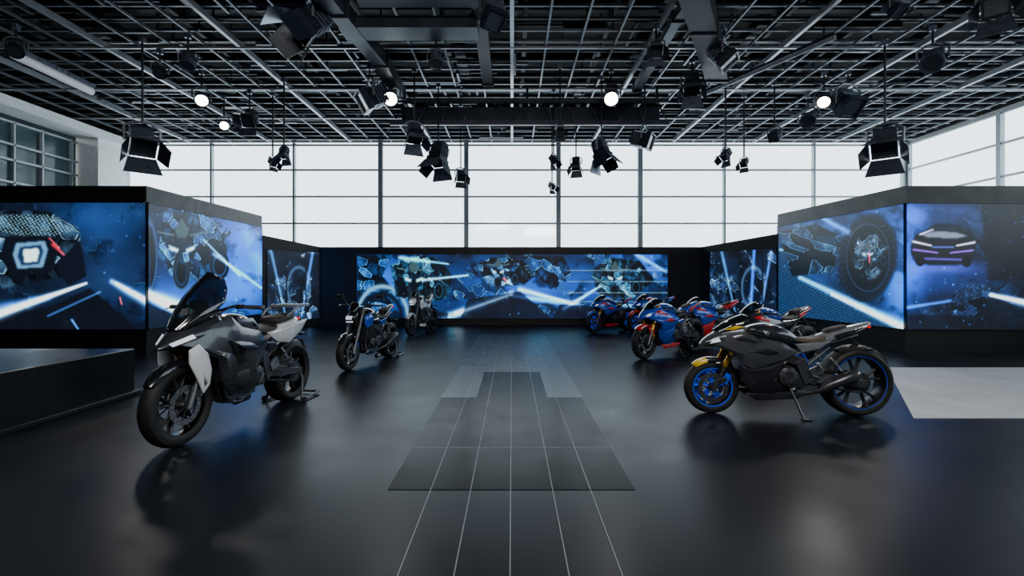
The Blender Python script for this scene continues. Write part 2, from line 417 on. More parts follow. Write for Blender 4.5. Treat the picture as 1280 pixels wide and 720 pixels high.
class Paint:
    def __init__(s,X,Y,base): s.X=X;s.Y=Y;s.C=np.zeros(X.shape+(3,))+np.array(base,float)
    def mix(s,m,c): m=np.clip(m,0,1)[...,None]; s.C=s.C*(1-m)+np.array(c,float)*m
    def addc(s,m,c): s.C=s.C+np.clip(m,0,1)[...,None]*np.array(c,float)
    def glow(s,cx,cy,rx,ry,c,p=1.0): s.addc(np.exp(-(((s.X-cx)/rx)**2+((s.Y-cy)/ry)**2))*p,c)
    def ell(s,cx,cy,rx,ry,ang=0,soft=.15):
        c,n=math.cos(ang),math.sin(ang);dx=s.X-cx;dy=s.Y-cy
        r=np.hypot((dx*c+dy*n)/rx,(-dx*n+dy*c)/ry)
        return np.clip((1-r)/soft+.5,0,1),r
    def ring(s,cx,cy,rx,ry,w,c,ang=0,p=1):
        _,r=s.ell(cx,cy,rx,ry,ang); s.mix(np.exp(-((r-1)/w)**2)*p,c)
    def line(s,a,b,w0,w1,c,p=1,add=True):
        ax,ay=a;bx,by=b;L2=(bx-ax)**2+(by-ay)**2
        t=((s.X-ax)*(bx-ax)+(s.Y-ay)*(by-ay))/L2; tc=np.clip(t,0,1)
        d=np.hypot(s.X-ax-tc*(bx-ax),s.Y-ay-tc*(by-ay)); w=w0+(w1-w0)*tc
        m=np.exp(-(d/w)**2)*p
        (s.addc if add else s.mix)(m,c)
    def poly(s,pts,soft=2):
        ins=np.zeros(s.X.shape,bool); n=len(pts)
        for i in range(n):
            x0,y0=pts[i];x1,y1=pts[(i+1)%n]
            if y0==y1: continue
            cnd=((s.Y<y0)!=(s.Y<y1))&(s.X<(x1-x0)*(s.Y-y0)/(y1-y0)+x0); ins^=cnd
        return blur(ins.astype(float),soft)
    def mech(s,mask,cell,seed,ang,dark,mid,light,st=1.8):
        dark,mid,light=[np.array(q,float) for q in(dark,mid,light)]
        f1,f2,i=voro(s.X,s.Y,cell,seed,ang,st)
        g1,g2,gi=voro(s.X,s.Y,cell*.5,seed+5,ang+1.0,2.6)
        t=np.clip((i*.75+gi*.35-.3)*(1.25-f1*.9),0,1)[...,None]
        cc=np.where(t<.5,dark*(1-2*t)+mid*2*t,mid*(2-2*t)+light*(2*t-1))
        e=(np.exp(-((f2-f1)/.09)**2))[...,None]; cc=cc*(1-e*.85)
        e=(np.exp(-((g2-g1)/.08)**2)*(gi>.5))[...,None]; cc=cc*(1-e*.5)
        hl=np.exp(-((f2-f1-.16)/.05)**2)*(i>.62); cc=cc+hl[...,None]*light*.55
        m=np.clip(mask,0,1)[...,None]; s.C=s.C*(1-m)+cc*m
    def clutter(s,sc,seed,amt,L=(120,185,235)):
        m=np.clip((fbm(s.X/(sc*2.2)+seed,s.Y/(sc*1.6)+seed*2)-.46)*7,0,1)*amt
        base=s.C.copy()
        s.mech(m,sc,seed,.6+seed*.1,(4,9,22),(24,66,125),L,2.2)
        s.C=s.C*.75+np.maximum(s.C,base)*.25
    def spark(s,n,box,c,r=1.0,seed=1):
        rr=np.random.RandomState(seed)
        for _ in range(n):
            x=rr.uniform(box[0],box[2]);y=rr.uniform(box[1],box[3]); q=r*rr.uniform(.4,1.2)
            s.addc(np.exp(-((s.X-x)**2+(s.Y-y)**2)/q**2)*rr.uniform(.2,.9),c)
    def bike(s,cx,cy,k,fl=1,seed=3,a=.4,D=(5,12,30),M=(24,84,165),L=(150,205,245)):
        q=lambda pts:[(cx+fl*x*k,cy+y*k) for x,y in pts]
        s.mix(s.ell(cx+fl*.02*k,cy+.75*k,.3*k,.62*k)[0],(8,12,22)); s.ring(cx+fl*.02*k,cy+.75*k,.2*k,.48*k,.1,M,p=.5); s.ring(cx+fl*.02*k,cy+.75*k,.29*k,.62*k,.05,tuple(v*.6 for v in L),p=.5)
        s.mech(s.poly(q([(.35,-.45),(.8,-.6),(1.35,-.5),(1.6,-.75),(1.75,-.6),(1.4,-.1),(1.1,.45),(.6,.6),(.3,.4)])),k*.28,seed,a,D,M,L)
        s.mix(s.ell(cx+fl*1.35*k,cy+.55*k,.33*k,.5*k)[0],(8,12,22)); s.ring(cx+fl*1.35*k,cy+.55*k,.22*k,.36*k,.12,M,p=.6)
        s.mech(s.poly(q([(-.55,-.2),(-.3,-.7),(.1,-.85),(.45,-.65),(.62,-.2),(.45,.3),(.08,.5),(-.3,.32)])),k*.35,seed+9,a+.5,D,M,L)
        s.mix(s.poly(q([(-.22,-.68),(.03,-1.12),(.3,-.7),(.2,-.4),(-.1,-.4)])),tuple(v*.38 for v in L))
        s.mix(s.poly(q([(-.45,-.18),(-.06,-.02),(-.1,.12),(-.38,.02)])),L); s.mix(s.poly(q([(.55,-.18),(.16,-.02),(.2,.12),(.46,.02)])),L)
        s.mix(s.poly(q([(-.38,-.1),(-.12,.0),(-.14,.06),(-.34,.0)]),1),(240,248,255)); s.mix(s.poly(q([(.48,-.1),(.22,.0),(.24,.06),(.42,.0)]),1),(240,248,255))
        for g in(-1,1): s.line(q([(.05+g*.3,-.5)])[0],q([(.05+g*.85,-.62)])[0],max(1,.04*k),max(.8,.03*k),tuple(v*.5 for v in L),add=False)
def pA_left(P):
    X,Y=P.X,P.Y
    P.addc(fbm(X/60,Y/50)-.2,(26,40,62)); P.glow(150,330,60,90,(14,26,50)); P.glow(110,270,60,30,(12,34,66))
    P.clutter(14,9,.5,(80,120,160))
    body=P.poly([(-200,262),(60,264),(98,285),(102,310),(85,345),(40,352),(0,362),(-200,380)],3)
    P.mech(body,16,3,.5,(12,18,30),(74,112,152),(180,208,228))
    dots=((np.sin(X*1.1+Y*.35)*np.sin(Y*1.3-X*.25))>.2)*P.poly([(-60,268),(60,268),(95,288),(50,300),(0,290),(-60,300)])
    P.mix(dots*.6,(150,190,215))
    P.mix(P.poly([(6,296),(60,294),(74,312),(64,340),(14,344),(0,322)]),(14,20,34))
    P.mix(P.poly([(20,304),(56,301),(60,312),(54,334),(22,336),(16,318)]),(96,140,185))
    P.mix(P.poly([(25,309),(51,306),(54,314),(49,330),(27,332),(22,320)]),(26,48,86))
    P.mix(P.poly([(29,312),(48,310),(49,316),(46,327),(30,328)]),(225,238,250))
    P.line((66,306),(84,322),2.2,1.2,(190,20,36)); P.line((62,298),(74,310),1.2,1,(180,50,60))
    P.mix(P.poly([(70,330),(100,300),(108,345),(85,358)]),(14,22,38))
    P.mech(P.poly([(-300,270),(-20,270),(-20,380),(-300,400)]),18,7,.9,(8,14,30),(40,80,150),(120,170,220))
    P.line((-200,420),(60,372),10,4,(30,70,140),.8)
    P.mix(P.poly([(-300,418),(60,385),(112,360),(130,375),(183,420)])*.85,(14,18,30))
    P.line((-40,406),(108,354),8,1.2,(150,190,235)); P.line((-20,399),(108,354),3.5,1,(255,255,255))
    P.line((60,395),(125,365),1.2,1.2,(40,80,140)); P.line((90,400),(100,415),1.5,1,(60,130,220))
    P.line((140,352),(215,396),3,9,(100,160,235)); P.line((145,354),(215,394),1.5,4,(255,255,255))
    P.spark(16,(90,260,183,345),(50,100,180),1.0,4)
    P.line((150,372),(152,380),1,1,(220,60,50))
def pB_left(P):
    X,Y=P.X,P.Y
    P.addc(fbm(X/40,Y/50),(8,38,92)); P.glow(305,320,38,80,(18,92,190)); P.glow(240,372,60,26,(26,80,165))
    P.clutter(12,21,.7)
    P.line((300,268),(330,340),6,9,(36,96,180),.7)
    P.ring(176,330,16,45,.22,(8,12,25)); P.ring(186,320,10,42,.12,(50,90,150),p=.8)
    P.mech(P.poly([(205,268),(225,262),(255,262),(276,285),(284,312),(276,345),(250,352),(214,345),(196,318)]),12,17,.9,(6,16,40),(36,116,200),(150,205,240))
    P.bike(226,312,36,1,13,.9,(5,14,34),(34,108,195),(150,205,240))
    P.line((150,352),(232,388),3,9,(160,205,250)); P.line((183,368),(228,388),4,7,(255,255,255)); P.line((225,385),(330,420),5,2,(30,80,170))
    P.line((268,318),(327,360),2.5,1.2,(90,160,220)); P.line((255,300),(300,345),1.2,1,(120,180,230))
    P.mix(P.poly([(183,378),(235,402),(250,420),(183,420)])*.8,(10,18,40))
    P.spark(20,(240,265,327,400),(80,140,210),1.0,5)
def pC(P,x0,x1,flip):
    X,Y=P.X,P.Y
    P.addc(fbm(X/14,Y/30),(12,26,50))
    P.mech(np.clip((fbm(X/18+4,Y/22)-.42)*9,0,1),9,31 if flip else 41,1.2,(8,12,26),(44,76,128),(170,200,230))
    P.line((x0+8,310),(x0+28,400),2,1,(60,110,160)); P.line((x1-6,315),(x1-20,395),2,1,(60,110,190))
    P.ring((x0+x1)/2+10,360,14,26,.1,(100,140,190),p=.6)
    for k in (.42,.78): 
        xx=x0+(x1-x0)*k; P.line((xx,280),(xx,430),.9,.9,(8,10,18),add=False)
    if flip: P.line(((x0+x1)/2+12,300),((x0+x1)/2+6,400),2,2,(40,110,240))
    P.spark(16,(x0,310,x1,395),(130,170,220),.9,8)
def pBack(P):
    X,Y=P.X,P.Y
    P.addc(fbm(X/40,Y/25),(8,42,92)); P.glow(480,350,50,40,(12,62,140)); P.glow(660,360,90,30,(16,66,150)); P.glow(800,335,60,30,(22,66,140))
    P.clutter(10,33,.85,(140,205,240))
    P.mech(P.poly([(447,318),(490,318),(478,345),(500,372),(470,398),(447,398)]),11,51,.3,(5,12,30),(24,90,170),(110,175,230))
    P.ring(478,398,32,40,.08,(110,165,210)); P.ring(478,398,24,31,.1,(8,18,40))
    P.mech(P.poly([(488,332),(515,320),(548,322),(566,345),(560,372),(530,380),(495,370)]),9,57,1.1,(5,14,30),(50,130,185),(150,220,240))
    P.bike(516,350,24,1,61,1.0,(5,14,32),(44,130,185),(150,220,240))
    P.line((500,322),(560,330),2.5,1,(100,180,215)); P.line((530,350),(585,344),2,1,(150,200,230))
    P.mech(P.poly([(592,334),(612,322),(650,324),(674,340),(655,356),(612,358)]),8,73,.4,(8,14,28),(44,112,185),(160,205,240))
    P.bike(622,340,16,1,71,.4,(8,14,30),(40,110,190),(160,205,240))
    P.line((555,398),(640,366),5,3,(120,180,235)); P.line((570,392),(640,368),2.2,1.5,(255,255,255))
    P.line((630,348),(634,352),1.5,1.5,(230,60,70))
    P.mech(P.poly([(662,320),(704,320),(716,345),(694,360),(672,348)]),9,81,.9,(5,12,34),(30,100,190),(120,190,240))
    P.line((640,370),(720,380),2,4,(90,150,220)); P.line((650,362),(712,378),3,1.2,(220,235,255),.8)
    P.mix(P.poly([(585,374),(650,364),(690,398),(575,398)])*.75,(8,12,28))
    P.mech(P.poly([(738,338),(762,322),(800,326),(818,350),(790,374),(748,368)]),9,93,.5,(6,14,28),(50,126,180),(165,215,240))
    P.bike(768,348,20,1,91,.5,(6,14,30),(44,120,180),(160,215,240))
    P.line((705,386),(750,358),2.5,1.2,(140,190,245)); P.line((760,380),(833,386),2,2.5,(120,170,220)); P.line((795,318),(833,340),2.5,2,(90,150,210),.7)
    for y in (338,352,366,377): P.mix(np.exp(-((Y-y)/.7)**2)*(X>708)*.6,(140,180,215))
    P.mix(P.poly([(700,380),(833,388),(833,398),(690,398)])*.7,(8,12,28))
    P.mix(P.poly([(520,385),(560,392),(560,398),(505,398)])*.7,(8,12,28))
    P.spark(34,(447,318,833,396),(100,160,220),.9,9)
def pB_right(P):
    X,Y=P.X,P.Y
    P.addc(fbm(X/40,Y/40),(7,34,72)); P.glow(1060,280,60,40,(12,54,114)); P.glow(1128,350,26,80,(16,92,200)); P.glow(1000,360,50,40,(14,50,98))
    P.clutter(13,45,.7,(100,155,205))
    net=P.poly([(972,300),(985,300),(1010,345),(1090,385),(1130,405),(1130,420),(972,420)])
    dots=((np.sin(X*1.3+Y*.3)*np.sin(Y*1.4-X*.5))>.15).astype(float)
    P.mix(net,(12,36,72)); P.mix(net*dots*.6,(50,104,160))
    P.line((1000,347),(1130,408),2.5,6,(100,170,235)); P.line((1040,368),(1130,410),1.5,3.5,(225,240,255))
    P.line((975,312),(1035,322),1.5,1,(130,180,215),.8); P.line((975,292),(1030,296),1,1,(90,150,190),.8)
    P.mech(P.poly([(972,290),(1020,280),(1060,300),(1040,340),(990,345)]),14,101,.3,(6,14,30),(26,64,110),(100,150,190))
    m,r=P.ell(1085,322,36,54,.15); P.mix(m,(11,15,26))
    tread=(np.sin(np.arctan2(Y-322,(X-1085)*1.5)*40)>.2)*(r>.82)*(r<.98); P.mix(blur(tread.astype(float),2)*.4,(44,66,96))
    P.ring(1085,322,27,42,.03,(40,72,112),p=.7)
    P.mech(P.ell(1086,320,20,30)[0],8,117,.9,(8,12,24),(50,80,118),(170,200,225))
    P.bike(1084,318,15,1,111,.9,(8,14,30),(50,92,140),(180,208,236))
    P.line((1086,316),(1087,328),1.2,1,(200,50,70))
    P.line((1020,268),(1060,290),2,4,(60,110,170)); P.spark(22,(980,262,1130,400),(80,140,200),1.0,10)
def pA_right(P):
    X,Y=P.X,P.Y
    P.addc(fbm(X/50,Y/50),(6,13,32)); P.glow(1138,310,18,90,(14,76,190)); P.glow(1180,270,60,16,(36,56,118)); P.glow(1180,350,60,20,(12,32,86))
    P.clutter(13,63,.5,(70,100,150))
    P.mix(P.poly([(1225,250),(1500,250),(1500,345),(1235,350)],4)*.75,(10,12,20))
    P.glow(1180,334,44,8,(50,46,120))
    P.mix(P.poly([(1139,306),(1144,294),(1158,288),(1170,280),(1196,281),(1207,289),(1217,296),(1220,312),(1214,328),(1196,331),(1160,331),(1143,327),(1138,316)]),(14,15,28))
    P.mix(P.poly([(1150,293),(1168,289),(1194,290),(1210,295),(1196,298),(1160,297)]),(120,128,160)); P.mix(P.poly([(1164,288),(1172,282),(1194,283),(1202,289)]),(22,26,50))
    P.line((1142,302),(1164,307),1.5,1,(235,225,255)); P.line((1218,303),(1196,307),1.5,1,(235,225,255))
    P.line((1142,312),(1172,316),1.3,1,(140,70,220)); P.line((1216,313),(1188,316),1.3,1,(140,70,220))
    P.line((1146,323),(1212,325),1.4,1.4,(80,50,170)); P.line((1150,293),(1166,287),1,1,(200,190,240)); P.line((1166,309),(1192,309),1,1,(70,90,190))
    P.mix(P.ell(1150,326,6,7)[0],(6,6,10)); P.mix(P.ell(1208,327,6,7)[0],(6,6,10))
    P.line((1232,366),(1300,384),2,6,(130,175,240)); P.line((1238,369),(1400,400),1.5,4,(255,255,255)); P.line((1130,385),(1240,368),2,1.5,(40,100,200))
    P.mech(P.poly([(1190,372),(1215,352),(1240,358),(1225,400),(1190,398)]),9,121,.4,(8,12,26),(20,40,84),(70,110,170))
    P.mech(P.poly([(1300,290),(1420,280),(1460,380),(1300,380)]),16,7,.9,(8,14,30),(40,80,150),(120,170,220))
    P.mix((Y>394)*.6,(8,12,26)); P.spark(60,(1135,330,1280,410),(80,140,220),.9,12); P.spark(26,(1230,260,1280,340),(90,80,200),.8,13)
mled=bpy.data.materials.new('led_screen'); mled.use_nodes=True; nt=mled.node_tree; b_=nt.nodes['Principled BSDF']
at=nt.nodes.new('ShaderNodeAttribute'); at.attribute_name='Col'
b_.inputs['Base Color'].default_value=(0.01,0.01,0.012,1); b_.inputs['Roughness'].default_value=0.45
nt.links.new(at.outputs['Color'],b_.inputs['Emission Color']); b_.inputs['Emission Strength'].default_value=2.1
def screen(name,p0,p1,z0,z1,nrm,fn,res=0.02):
    L=math.hypot(p1[0]-p0[0],p1[1]-p0[1]); nx=int(L/res)+1; nz=int((z1-z0)/res)+1
    u=np.linspace(0,1,nx);w=np.linspace(0,1,nz); U,W=np.meshgrid(u,w)
    X=p0[0]+(p1[0]-p0[0])*U+nrm.x*0.03; Y=p0[1]+(p1[1]-p0[1])*U+nrm.y*0.03; Z=z0+(z1-z0)*W
    PX=640+F*X/Y; PY=HY-F*(Z-CZ)/Y   # artwork layout coordinates
    P=Paint(PX,PY,(7,12,26)); fn(P)
    C_=np.clip(P.C,0,255); lum=C_.mean(-1,keepdims=True); C_=C_*.92+lum*.08; C_[...,1]*=1.05
    c=(np.clip(C_,0,255)/255.)**1.2; c=np.where(c<=.04045,c/12.92,((c+.055)/1.055)**2.4)
    me=bpy.data.meshes.new(name)
    vs=np.stack([X,Y,Z],-1).reshape(-1,3)
    idx=np.arange(nx*nz).reshape(nz,nx)
    fs=np.stack([idx[:-1,:-1],idx[:-1,1:],idx[1:,1:],idx[1:,:-1]],-1).reshape(-1,4)
    me.from_pydata(vs.tolist(),[],fs.tolist())
    ca=me.color_attributes.new('Col','FLOAT_COLOR','POINT')
    cc=np.concatenate([c.reshape(-1,3),np.ones((nx*nz,1))],1).astype(np.float32)
    ca.data.foreach_set('color',cc.ravel()); me.materials.append(mled); me.update()
    o=bpy.data.objects.new(name,me); col.objects.link(o); 
    return o
def ledwall(p0,p1,hs,s0,s1,z0,z1,fn,res=0.02,th=0.3):
    e=bpy.data.objects.new('led_video_wall',None); col.objects.link(e)
    w,n=wallprism('panel_housing',(p0,p1),th,hs); w.parent=e
    q0=(p0[0]+(p1[0]-p0[0])*s0,p0[1]+(p1[1]-p0[1])*s0); q1=(p0[0]+(p1[0]-p0[0])*s1,p0[1]+(p1[1]-p0[1])*s1)
    s=screen('screen',q0,q1,z0,z1,n,fn,res); s.parent=e
    b=Buf()
    for za in (z0,z1): b.beam((q0[0]+n.x*.02,q0[1]+n.y*.02,za),(q1[0]+n.x*.02,q1[1]+n.y*.02,za),0.05,0.02,'wall_black')
    o=b.obj('bezel'); o.parent=e
ledwall((-7.45,9.78),(-13.5,9.78),(3.42,3.42),0.0,0.9,0.49,3.08,pA_left,0.018)
ledwall((-7.45,9.8),(-7.5,14.4),(3.42,3.42),0.0,0.995,0.49,3.08,pB_left,0.02)
ledwall((-7.5,14.3),(-6.4,16.0),(2.85,2.6),0.1,0.97,0.22,2.42,lambda P:pC(P,330,397,False),0.02)
ledwall((-6.4,16.0),(6.32,16.0),(2.6,2.6),0.098,0.91,0.22,2.36,pBack,0.022)
ledwall((6.32,16.0),(7.75,13.95),(2.6,2.85),0.13,0.98,0.3,2.42,lambda P:pC(P,893,970,True),0.02)
ledwall((7.77,14.05),(8.02,9.8),(3.42,3.42),0.005,1.0,0.49,3.06,pB_right,0.02)
ledwall((8.02,9.78),(13.5,9.78),(3.42,3.42),0.0,0.9,0.49,3.06,pA_right,0.018)
simple('display_plinth',lambda b:(b.box((-7.0,4.2,0.3),(4.1,4.2,0.6),'plinth_dark'),b.box((-6.98,4.2,0.03),(4.18,4.28,0.06),'wall_black')),bevel=0.01)
def flat(b,pts,z,m): b.add([(x,y,z) for x,y in pts]+[(x,y,-0.01) for x,y in pts],[(0,1,2,3)]+[(i,(i+1)%4,4+(i+1)%4,4+i) for i in range(4)],m)
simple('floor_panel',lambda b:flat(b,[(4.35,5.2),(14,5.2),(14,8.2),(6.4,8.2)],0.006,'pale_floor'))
def strip(b):
    flat(b,[(-.9,7.83),(.9,7.83),(.9,13.2),(-.9,13.2)],0.003,'tile_grey')
    flat(b,[(-.9,6.12),(-.45,6.12),(-.45,7.83),(-.9,7.83)],0.003,'tile_grey'); flat(b,[(.45,6.12),(.9,6.12),(.9,7.83),(.45,7.83)],0.003,'tile_grey')
    flat(b,[(-.45,6.12),(.45,6.12),(.45,7.83),(-.45,7.83)],0.0035,'tile_black')
    flat(b,[(-.89,3.43),(.88,3.43),(.88,6.12),(-.89,6.12)],0.0035,'tile_black')
    for x in (-.57,-.285,0.0,.3,.57): b.box((x-0.01,7.6,0.002),(0.0055,11.2,0.0045),'tile_line')
    for y in (4.29,7.83,9.2,11): b.box((0,y,0.002),(1.78,0.006,0.0044),'tile_line')
simple('floor_tile_strip',strip)
# ------------------------------------------------ motorcycles
def make_bike(name,Fp,Rp,st):
    fx,rx=0.72,-0.73; rf=st.get('rf',.30); rr=st.get('rr',.32)
    kz=st.get('kz',1.0)
    kind=st['kind']
    c1,c2,c3=st['c1'],st['c2'],st['c3']
    e=bpy.data.objects.new(name,None); col.objects.link(e)
    h=Vector((Fp[0]-Rp[0],Fp[1]-Rp[1])); sc_=h.length/1.45; ang=math.atan2(h.y,h.x)
    mid=Vector(((Fp[0]+Rp[0])/2,(Fp[1]+Rp[1])/2,0)); e.location=mid; e.rotation_euler=(0,0,ang); e.scale=(sc_,)*3
    def T(p): 
        z=p.z
        if z>.5: z=.5+(z-.5)*kz
        return Vector((p.x,p.y,z))
    def wheel(cx,r,w,nm,front):
        b=Buf(); c=(cx,0,r)
        h_=w/2
        prof=[(r-.095,-h_*.72),(r-.07,-h_*.96),(r-.045,-h_*1.0),(r-.02,-h_*.85),(r-.006,-h_*.5),(r,0),(r-.006,h_*.5),(r-.02,h_*.85),(r-.045,h_*1.0),(r-.07,h_*.96),(r-.095,h_*.72)]
        b.lathe(c,prof,'tire',64)
        rm=st.get('rim','rim_black') if front else st.get('rim2',st.get('rim','rim_black'))
        R=r-.085
        b.lathe(c,[(R+.006,-h_*.76),(R-.012,-h_*.74),(R-.022,-h_*.3),(R-.022,h_*.3),(R-.012,h_*.74),(R+.006,h_*.76)],'rim_black',56)
        if st.get('stripe'):
            tk=.012 if front else .008
            for s in(-1,1): b.lathe((cx,s*(h_*.80+.003),r),[(R+.008,-.003),(R+.008-tk,-.003),(R+.008-tk,.003),(R+.008,.003)],st['stripe'],56)
        for k in range(5):
            a0=2*math.pi*k/5+.3
            for da in(-.16,.16):
                pts=[]
                for t in(0,.5,1):
                    rad=.035+(R-.05)*t; a=a0+da*(0.3+1.1*t)
                    pts.append((cx+rad*math.cos(a),0,r+rad*math.sin(a)))
                for y in (-.012,.012):
                    b.tube([(p[0],y*(1.6 if i==0 else 1),p[2]) for i,p in enumerate(pts)],[.015,.011,.013],rm,8)
        b.lathe(c,[(.0001,-.075),(.028,-.075),(.042,-.05),(.048,0),(.042,.05),(.028,.075),(.0001,.075)],'engine',24)
        sides=(-1,1) if front else (-1,)
        rd=.155 if front else .11
        for s in sides:
            y=s*.068
            b.lathe((cx,y,r),[(rd-.045,-.003),(rd,-.003),(rd,.003),(rd-.045,.003)],'steel',44)
            for k in range(8):
                a=2*math.pi*k/8
                b.tube([(cx+.03*math.cos(a),y,r+.03*math.sin(a)),(cx+(rd-.035)*math.cos(a+.25),y,r+(rd-.035)*math.sin(a+.25))],.006,'dark_steel',5)
            for k in range(20):
                a=2*math.pi*k/20; q=rd-.02
                b.disc((cx+q*math.cos(a),y,r+q*math.sin(a)),.005,.009,'black_plastic',6)
        if not front:
            b.lathe((cx,.085,r),[(.06,-.004),(.105,-.004),(.105,.004),(.06,.004)],'dark_steel',36)
            b.disc((cx,.09,r),.055,.02,'steel',20)
        b.disc((cx,0,r),.018,.27 if not front else .25,'dark_steel',12)
        return b.obj(nm,e)
    wheel(fx,rf,.125,'front_wheel',True); wheel(rx,rr,.19 if not st.get('fat') else .22,'rear_wheel',False)
    b=Buf(); b.T=T
    dx,dz=-.407,.914
    def fp(t,y,o=0): return (fx+dx*t+o,y,rf+dz*t)
    fc=st.get('fork','gold'); Lf=.72
    for s in(-1,1):
        y=s*.105
        b.tube([fp(-.03,y),fp(.10,y)],[.026,.026],'dark_steel',14)
        b.tube([fp(.0,y),fp(.3,y)],.021,'dark_steel',14)
        b.tube([fp(.24,y),fp(.3,y),fp(.34,y),fp(Lf,y)],[.027,.031,.029,.029],fc,16)
        b.tube([fp(Lf,y),fp(Lf+.02,y)],.022,'steel',12)
        a=fp(.11,s*.085,-.075); b.box(a,(.06,.05,.11),st.get('cal','gold') if s>0 else 'dark_steel',(0,-.5,0))
        b.beam(fp(.06,y),(a[0],y,a[2]),.02,.05,'dark_steel')
        b.tube([a,(a[0]-.03,s*.1,a[2]+.15),fp(.42,s*.07,-.04),fp(.6,s*.04,-.02)],.006,'black_plastic',6)
    for t in(.5,.68):
        b.box(fp(t,0,-.02),(.07,.27,.03),'dark_steel',(0,-.42,0))
    b.tube([fp(.45,0,-.05),fp(.72,0,-.05)],.025,'dark_steel',12)
    b.obj('front_fork',e,bevel=.004)
    b=Buf()
    fenc=st.get('fender',c1)
    def fender(cx,r,a0,a1,hw,m,drop=.03,n=14,gap=.022,k0=1,k1=1):
        vs=[];fs=[]; prof=[(-1,-drop),(-.85,-.006),(-.4,.006),(0,.01),(.4,.006),(.85,-.006),(1,-drop)]; P=len(prof)
        for lay in(0,1):
            for i in range(n+1):
                t=i/n; a=math.radians(a0+(a1-a0)*t); tp=1
                if t<.5 and k0: tp=1-.45*abs(2*t-1)**3
                if t>.5 and k1: tp=1-.45*abs(2*t-1)**3
                for (yy,zz) in prof:
                    q=r+gap+zz-(.005 if lay else 0); vs.append((cx+q*math.cos(a),yy*hw*tp,r+q*math.sin(a)))
        o=(n+1)*P
        for i in range(n):
            for k in range(P-1):
                f=(i*P+k,i*P+k+1,(i+1)*P+k+1,(i+1)*P+k); fs.append(f); fs.append(tuple(o+j for j in reversed(f)))
            fs.append((i*P,(i+1)*P,o+(i+1)*P,o+i*P)); fs.append((i*P+P-1,o+i*P+P-1,o+(i+1)*P+P-1,(i+1)*P+P-1))
        b.add(vs,fs,m)
    if st.get('ftip'):
        fender(fx,rf,50,78,.075,st['ftip'],n=8,k1=0); fender(fx,rf,78,140,.075,fenc,k0=0)
    else: fender(fx,rf,36,145,.072,fenc)
    for s in(-1,1):
        b.panel([(fx-.02,rf+.26),(fx-.16,rf+.30),(fx-.2,rf+.2),(fx-.13,rf+.10),(fx-.07,rf+.12)],lambda x,z:.09,fenc,.01,.012,sides=(s,))
    fender(rx,rr,60,150,.09,'black_plastic',.05,10,.02)
    b.obj('fenders',e)
    b=Buf(); b.T=T
    for s in(-1,1):
        b.beam((.44,s*.07,.86),(.22,s*.15,.74),.045,.12,'dark_steel'); b.beam((.23,s*.15,.75),(-.12,s*.15,.56),.045,.10,'dark_steel'); b.beam((-.10,s*.15,.60),(-.2,s*.13,.36),.05,.12,'dark_steel')
        b.tube([(.38,s*.1,.78),(.3,s*.15,.5),(.2,s*.15,.3)],.018,'dark_steel',10)
        b.tube([(-.08,s*.12,.66),(-.4,s*.11,.78),(-.72,s*.06,.88)],.015,'dark_steel',8)
        b.tube([(-.16,s*.12,.5),(-.42,s*.11,.74)],.013,'dark_steel',8)
        b.beam((-.18,s*.115,.42),(-.5,s*.125,.37),.04,.10,'paint_grey' if kind=='sport' else 'dark_steel'); b.beam((-.48,s*.125,.37),(rx-.03,s*.125,rr),.035,.07,'paint_grey' if kind=='sport' else 'dark_steel')
        b.box((rx,s*.125,rr),(.12,.03,.07),'dark_steel')
        b.box((-.26,s*.16,.48),(.12,.02,.1),'steel',(0,.5,0)); b.tube([(-.25,s*.15,.42),(-.25,s*.25,.42)],.013,'dark_steel',8)
        b.tube([(-.42,s*.13,.62),(-.5,s*.15,.5),(-.48,s*.22,.49)],.01,'steel',8)
    b.box((-.36,0,.42),(.12,.2,.08),'dark_steel')
    b.tube([(-.26,.0,.42),(-.18,0,.66)],.03,'dark_steel',12)
    for k in range(7): 
        t=k/7; b.lathe((-.25+.07*t,0,.45+.19*t),[(.032,-.03),(.042,-.03),(.042,.03),(.032,.03)],st.get('spring','paint_red'),12)
    b.beam((-.12,.095,.45),(rx,.095,rr+.10),.014,.018,'engine'); b.beam((-.12,.095,.35),(rx,.095,rr-.10),.014,.018,'engine')
    b.beam((-.2,.1,.47),(-.6,.11,.47),.03,.03,'black_plastic')
    b.beam((-.66,0,.86),(-.88,0,.62),.05,.02,'black_plastic'); b.box((-.9,0,.58),(.01,.18,.14),'black_plastic',(0,.3,0))
    b.tube([(-.8,-.12,.72),(-.8,.12,.72)],.008,'black_plastic',6)
    for s in(-1,1): b.box((-.8,s*.13,.72),(.05,.05,.025),'black_plastic')
    b.obj('frame_and_swingarm',e,bevel=.004)
    b=Buf(); b.T=T
    b.box((.06,0,.42),(.42,.27,.22),'engine'); b.box((-.08,0,.52),(.22,.25,.14),'engine',(0,.3,0)); b.box((.10,0,.29),(.32,.2,.08),'dark_steel')
    b.box((.17,0,.60),(.2,.3,.22),'engine',(0,.35,0)); b.box((.2,0,.71),(.17,.32,.07),'dark_steel',(0,.35,0))
    for k in range(6): b.box((.14+.012*k,0,.52+.03*k),(.225,.325,.008),'dark_steel',(0,.35,0))
    for s in(-1,1):
        b.lathe((.02,s*.15,.42),[(.0001,s*.045),(.07,s*.045),(.095,s*.03),(.10,0),(.0001,0)],'engine',28)
        b.lathe((.02,s*.196,.42),[(.04,0),(.06,0),(.06,s*.006),(.04,s*.006)],'steel',24)
        b.lathe((.19,s*.15,.40),[(.0001,s*.035),(.05,s*.035),(.07,s*.02),(.075,0),(.0001,0)],'dark_steel',24)
        for k in range(8):
            a=k*math.pi/4; b.disc((.02+.085*math.cos(a),s*.185,.42+.085*math.sin(a)),.008,.016,'steel',8)
    b.box((-.13,.0,.40),(.1,.3,.12),'engine')
